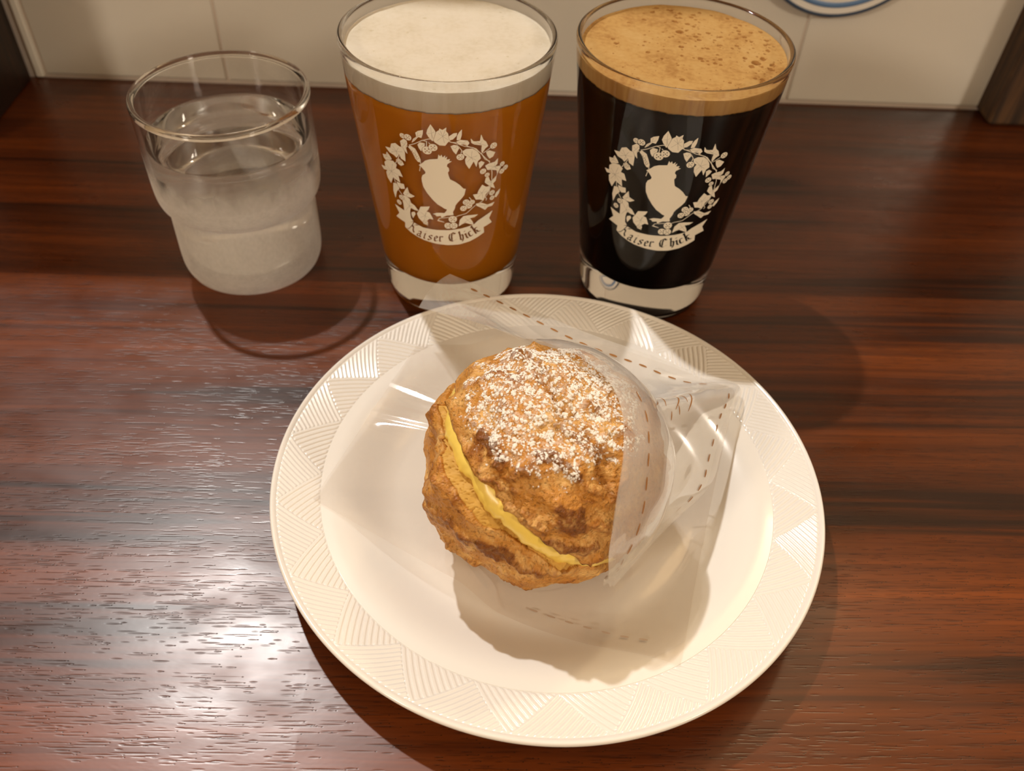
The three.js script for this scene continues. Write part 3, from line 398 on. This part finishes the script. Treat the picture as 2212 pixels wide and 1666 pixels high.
// ---------------------------------------------------------------- clear burger bag round the puff
{
  const bag = thing('pastry_bag', 'crumpled clear film bag with a brown stitch print folded round the cream puff', 'bag');
  const V = (l) => l.map(([x, y, z]) => { const [a, b] = fit(x, z); return new THREE.Vector3(a, y, b); });
  const E = V([[-0.042, 0.036, -0.2806], [-0.0131, 0.06, -0.2462], [0.0115, 0.0828, -0.2113], [0.0199, 0.085, -0.2046], [0.0303, 0.0843, -0.1935], [0.0342, 0.082, -0.183], [0.0342, 0.0778, -0.1713], [0.0332, 0.0713, -0.1619], [0.0324, 0.0632, -0.1555], [0.0324, 0.0518, -0.152], [0.0366, 0.0135, -0.1628]]);
  const O = V([[-0.0295, 0.046, -0.2921], [-0.0114, 0.046, -0.2826], [0.0262, 0.042, -0.2659], [0.0559, 0.034, -0.262], [0.0762, 0.028, -0.2593], [0.0957, 0.0235, -0.2567], [0.088, 0.026, -0.2343], [0.0834, 0.024, -0.2199], [0.0789, 0.021, -0.2067], [0.0603, 0.018, -0.1862], [0.0404, 0.0125, -0.1636]]);
  const cE = new THREE.CatmullRomCurve3(E, false, 'centripetal'), cO = new THREE.CatmullRomCurve3(O, false, 'centripetal', 0.2);
  const C = new THREE.Vector3(PUFF[0], PUFF_Y, PUFF[1]);
  const front = (a, b, o = new THREE.Vector3(), inner = 0) => {
    const e0 = cE.getPoint(a), o0 = cO.getPoint(a); o.copy(e0).lerp(o0, b); o.y = lerp(e0.y, o0.y, 1 - (1 - b) ** lerp(2.4, 1.0, sstep(0.3, 0.52, a)));
    const f = Math.sin(Math.PI * b) * Math.min(1, 6 * a), fold = (k, s, w) => { const q = noise(a * 5 * k + s, b * 3 * k, s); return (1 - Math.abs(q) * 2.2) * w; };
    o.y += f * (0.0024 * noise(a * 4, b * 2, 2) + fold(0.8, 3, 0.0022) + fold(1.5, 8, 0.0005));
    const d = o.clone().sub(C), L = d.length(); d.divideScalar(L); const need = puffRadius(d) * 1.055 + 0.0008 - 0.0007 * inner; if (L < need) o.copy(C).addScaledVector(d, need + 0.0005 * noise(a * 10, b * 10));
    o.y -= 0.0007 * inner;
    const dx = o.x - PLATE[0], dz = o.z - PLATE[1], r = Math.hypot(dx, dz), floor = (r < 0.058 ? 0.0085 : r < 0.0867 ? 0.0085 + 0.0085 * sstep(0.058, 0.083, r) : 0.0172 + (r - 0.0867) * 0.22) + 0.0012; if (o.y < floor) o.y = floor;
    return o;
  };
  function sheet(fn, A, B) {
    const pos = [], idx = [], uv = [], p = new THREE.Vector3();
    for (let j = 0; j <= B; j++) for (let i = 0; i <= A; i++) { fn(i / A, j / B, p); pos.push(p.x, p.y, p.z); uv.push(i / A, j / B); }
    for (let j = 0; j < B; j++) for (let i = 0; i < A; i++) { const k = j * (A + 1) + i; idx.push(k, k + 1, k + A + 1, k + 1, k + A + 2, k + A + 1); }
    const g = new THREE.BufferGeometry(); g.setAttribute('position', new THREE.Float32BufferAttribute(pos, 3)); g.setAttribute('uv', new THREE.Float32BufferAttribute(uv, 2)); g.setIndex(idx); g.computeVertexNormals(); return g;
  }
  const filmFront = new THREE.MeshPhysicalMaterial({ color: new THREE.Color(0.93, 0.92, 0.90), transmission: 0.76, roughness: 0.05, thickness: 0, ior: 1.5, side: THREE.DoubleSide });
  const filmBack = new THREE.MeshPhysicalMaterial({ color: new THREE.Color(0.95, 0.93, 0.91), transmission: 0.93, roughness: 0.04, thickness: 0, ior: 1.5, side: THREE.DoubleSide });
  obj('front_sheet', sheet(front, 220, 90), filmFront, bag);
  obj('inner_fold', sheet((a, b, o) => front(lerp(0.33, 0.985, a), lerp(0.012, 0.93, b), o, 1), 160, 80), filmFront, bag);
  const Bq = V([[-0.043, 0.0225, -0.2763], [0.0281, 0.0240, -0.2790], [0.0945, 0.0222, -0.2558], [-0.0717, 0.0182, -0.19], [0.0048, 0.0098, -0.15], [0.0605, 0.0165, -0.1325]]);
  const top = new THREE.CatmullRomCurve3(Bq.slice(0, 3)), low = new THREE.CatmullRomCurve3(Bq.slice(3));
  const floorY = (x, z) => { const r = Math.hypot(x - PLATE[0], z - PLATE[1]); return r < 0.058 ? 0.0085 : r < 0.0867 ? 0.0085 + 0.0085 * sstep(0.058, 0.083, r) : 0.0172 + (r - 0.0867) * 0.22; };
  const creases = [[-0.0575, -0.2550, -0.0200, -0.2380, 0.00061, 0.0028, 0.033], [-0.0620, -0.2365, -0.0260, -0.2268, 0.00059, 0.0028, 0.068]].map(([a, b, c, d, h, w, k]) => { const [x0, z0] = fit(a, b), [x1, z1] = fit(c, d), L = Math.hypot(x1 - x0, z1 - z0); return { x0, z0, ux: (x1 - x0) / L, uz: (z1 - z0) / L, L, h, w, k }; });
  const back = (a, b, o = new THREE.Vector3()) => {
    o.copy(top.getPoint(a)).lerp(low.getPoint(a), b); const near = floorY(o.x, o.z) + 0.0006;
    let y = Math.max(near, o.y * (1 - Math.sin(Math.PI * b)) + 0.0002 + 0.0008 * Math.max(0, noise(a * 5, b * 5, 3)) * Math.sin(Math.PI * b));
    const u = Math.hypot(o.x - PUFF[0], o.z - PUFF[1]), taut = sstep(-0.014, -0.030, o.x - PUFF[0]) * sstep(0.029, 0.034, u);
    let flat = 0.0180; for (const c of creases) { const dx = o.x - c.x0, dz = o.z - c.z0, t = dx * c.ux + dz * c.uz, q = -dx * c.uz + dz * c.ux; if (t > -0.002 && t < c.L + 0.002) flat += Math.max(0, c.h * (1 - Math.abs(q) / c.w) * sstep(-0.002, 0.001, t) * sstep(c.L + 0.002, c.L, t)) + c.k * clamp(t, 0, c.L) * sstep(3.2 * c.w, c.w, Math.abs(q)); }
    y = lerp(y, Math.max(flat, near), taut);
    o.y = u < 0.028 ? floorY(o.x, o.z) + 0.0003 : Math.max(y, near - 0.0002); return o;
  };
  obj('back_sheet', sheet(back, 240, 220), filmBack, bag);
  // brown stitch marks and lettering printed on the film
  const print = new THREE.MeshStandardMaterial({ color: new THREE.Color(0.33, 0.14, 0.03), roughness: 0.6, side: THREE.DoubleSide });
  const faintPrint = new THREE.MeshStandardMaterial({ color: new THREE.Color(0.56, 0.45, 0.36), roughness: 0.6, side: THREE.DoubleSide });
  const ribbon = (fn, pts, w, lift = 0.00025) => { const pos = [], idx = [], q = pts.map(([a, b]) => fn(a, b, new THREE.Vector3())); q.forEach((p, i) => { const [a, b] = pts[i], t = q[Math.min(i + 1, q.length - 1)].clone().sub(q[Math.max(i - 1, 0)]).normalize(), da = fn(clamp(a + 0.004), b, new THREE.Vector3()).sub(fn(clamp(a - 0.004), b, new THREE.Vector3())), db = fn(a, clamp(b + 0.01), new THREE.Vector3()).sub(fn(a, clamp(b - 0.01), new THREE.Vector3())), nv = da.cross(db).normalize(); if (nv.y < 0) nv.negate(); const s = new THREE.Vector3().crossVectors(nv, t).normalize(), k = w * (0.35 + 0.65 * Math.sin(Math.PI * (i + 0.4) / (q.length - 0.2))); for (const e of [-1, 1]) { const v = p.clone().addScaledVector(nv, lift).addScaledVector(s, e * k / 2); pos.push(v.x, v.y, v.z); } }); for (let i = 0; i < q.length - 1; i++) idx.push(2 * i, 2 * i + 1, 2 * i + 2, 2 * i + 1, 2 * i + 3, 2 * i + 2); const g = new THREE.BufferGeometry(); g.setAttribute('position', new THREE.Float32BufferAttribute(pos, 3)); g.setIndex(idx); g.computeVertexNormals(); return g; };
  function dashes(fn, path, pitch, len, w, name, ink = print) {          // path: list of [a, b]; dashes of that length every pitch metres along the film
    const fine = []; for (let i = 0; i < path.length - 1; i++) for (let k = 0; k < 60; k++) fine.push([lerp(path[i][0], path[i + 1][0], k / 60), lerp(path[i][1], path[i + 1][1], k / 60)]);
    const at = fine.map(([a, b]) => fn(a, b, new THREE.Vector3())), s = [0]; for (let i = 1; i < at.length; i++) s.push(s[i - 1] + at[i].distanceTo(at[i - 1]));
    const sample = (q) => { let i = 1; while (i < s.length - 1 && s[i] < q) i++; const t = clamp((q - s[i - 1]) / (s[i] - s[i - 1] || 1)); return [lerp(fine[i - 1][0], fine[i][0], t), lerp(fine[i - 1][1], fine[i][1], t)]; };
    for (let q = pitch * 0.4; q + len < s[s.length - 1]; q += pitch) obj(name, ribbon(fn, [0, 0.25, 0.5, 0.75, 1].map((k) => sample(q + k * len)), w), ink, bag);
  }
  dashes(front, [[0.05, 0.84], [0.47, 0.88]], 0.0066, 0.0034, 0.0012, 'stitch_mark');
  dashes(front, [[0.505, 0.86], [0.78, 0.86], [0.97, 0.8]], 0.0066, 0.0032, 0.0012, 'stitch_mark');
  dashes(front, [[0.42, 0.09], [0.95, 0.16]], 0.0075, 0.0042, 0.0007, 'stitch_mark');
  dashes(back, [[0.52, 0.95], [0.96, 0.95]], 0.0066, 0.0030, 0.0009, 'stitch_mark', faintPrint);
  const strokes = [[[0.40, 0.20], [0.44, 0.26], [0.48, 0.27], [0.50, 0.22]], [[0.42, 0.30], [0.46, 0.33], [0.51, 0.31]], [[0.44, 0.38], [0.49, 0.42], [0.53, 0.38]], [[0.47, 0.46], [0.52, 0.47]], [[0.49, 0.52], [0.55, 0.49]], [[0.52, 0.40], [0.55, 0.42]], [[0.53, 0.35], [0.555, 0.36]], [[0.37, 0.34], [0.42, 0.42]], [[0.34, 0.30], [0.38, 0.37]]];
  for (const st of strokes) { const c = new THREE.CatmullRomCurve3(st.map(([a, b]) => new THREE.Vector3(a, b, 0))), pts = []; for (let k = 0; k <= 14; k++) { const v = c.getPoint(k / 14); pts.push([v.x, v.y]); } obj('lettering_stroke', ribbon(front, pts, 0.0006), print, bag); }
}

// ---------------------------------------------------------------- lamps of the room
{
  const g = thing('ceiling_spotlight', 'small halogen ceiling spotlight beyond the tiled partition', 'lamp', [SPOT_AT[0], SPOT_AT[1], SPOT_AT[2]]);
  const black = new THREE.MeshStandardMaterial({ color: new THREE.Color(0.02, 0.02, 0.02), roughness: 0.5 });
  const aim = new THREE.Vector3(PLATE[0] - SPOT_AT[0], -SPOT_AT[1], PLATE[1] - SPOT_AT[2]).normalize();
  const q = new THREE.Quaternion().setFromUnitVectors(new THREE.Vector3(0, -1, 0), aim);
  const can = obj('can', lathe(fillet([[0.029, -0.012], [0.036, -0.012, 0.001], [0.036, 0.045, 0.006], [0.012, 0.05], [0, 0.05]]), 48), black, g); can.quaternion.copy(q);
  const bulb = obj('bulb_lens', lathe([[0, -0.004], [0.02, -0.002], [0.024, 0.002], [0, 0.004]], 40), new THREE.MeshStandardMaterial({ color: 0x000000, emissive: new THREE.Color(1, 0.93, 0.82), emissiveIntensity: 60 }), g); bulb.quaternion.copy(q);
  obj('stem', new THREE.CylinderGeometry(0.008, 0.008, CEIL - SPOT_AT[1] - 0.04, 16).translate(0, (CEIL - SPOT_AT[1] + 0.04) / 2, 0), black, g);
  const s = new THREE.SpotLight(new THREE.Color(1, 0.965, 0.925), SPOT_POWER, 0, 0.62, 0.6, 2);
  s.position.set(...SPOT_AT).addScaledVector(aim, 0.016); s.target.position.set(PLATE[0], 0, PLATE[1]); s.castShadow = true; s.shadow.radius = 1.15; scene.add(s, s.target);
}
GLOBES.forEach(([x, y, z, r, power], i) => {
  const g = thing('globe_lamp', ['small warm globe pendant beyond the tiled partition', 'warm globe pendant over the seats on the near side, by the beige side wall', 'warm globe pendant over the seats on the near side, away from the side wall'][i], 'lamp', [x, y, z]);
  const c = i ? new THREE.Color(1, 0.85, 0.665) : new THREE.Color(1, 0.74, 0.44);
  obj('globe_bulb', new THREE.SphereGeometry(r, 40, 24), new THREE.MeshStandardMaterial({ color: 0x111111, emissive: c, emissiveIntensity: power / (Math.PI * r * r) * 0.25 }), g);
  obj('cord', new THREE.CylinderGeometry(0.003, 0.003, CEIL - y - r, 8).translate(0, r + (CEIL - y - r) / 2, 0), new THREE.MeshStandardMaterial({ color: 0x111111, roughness: 0.6 }), g);
  const p = new THREE.PointLight(c, power); p.position.set(x, y, z); p.castShadow = true; p.shadow.radius = r / 0.02; scene.add(p);
});

renderer.render(scene, camera);
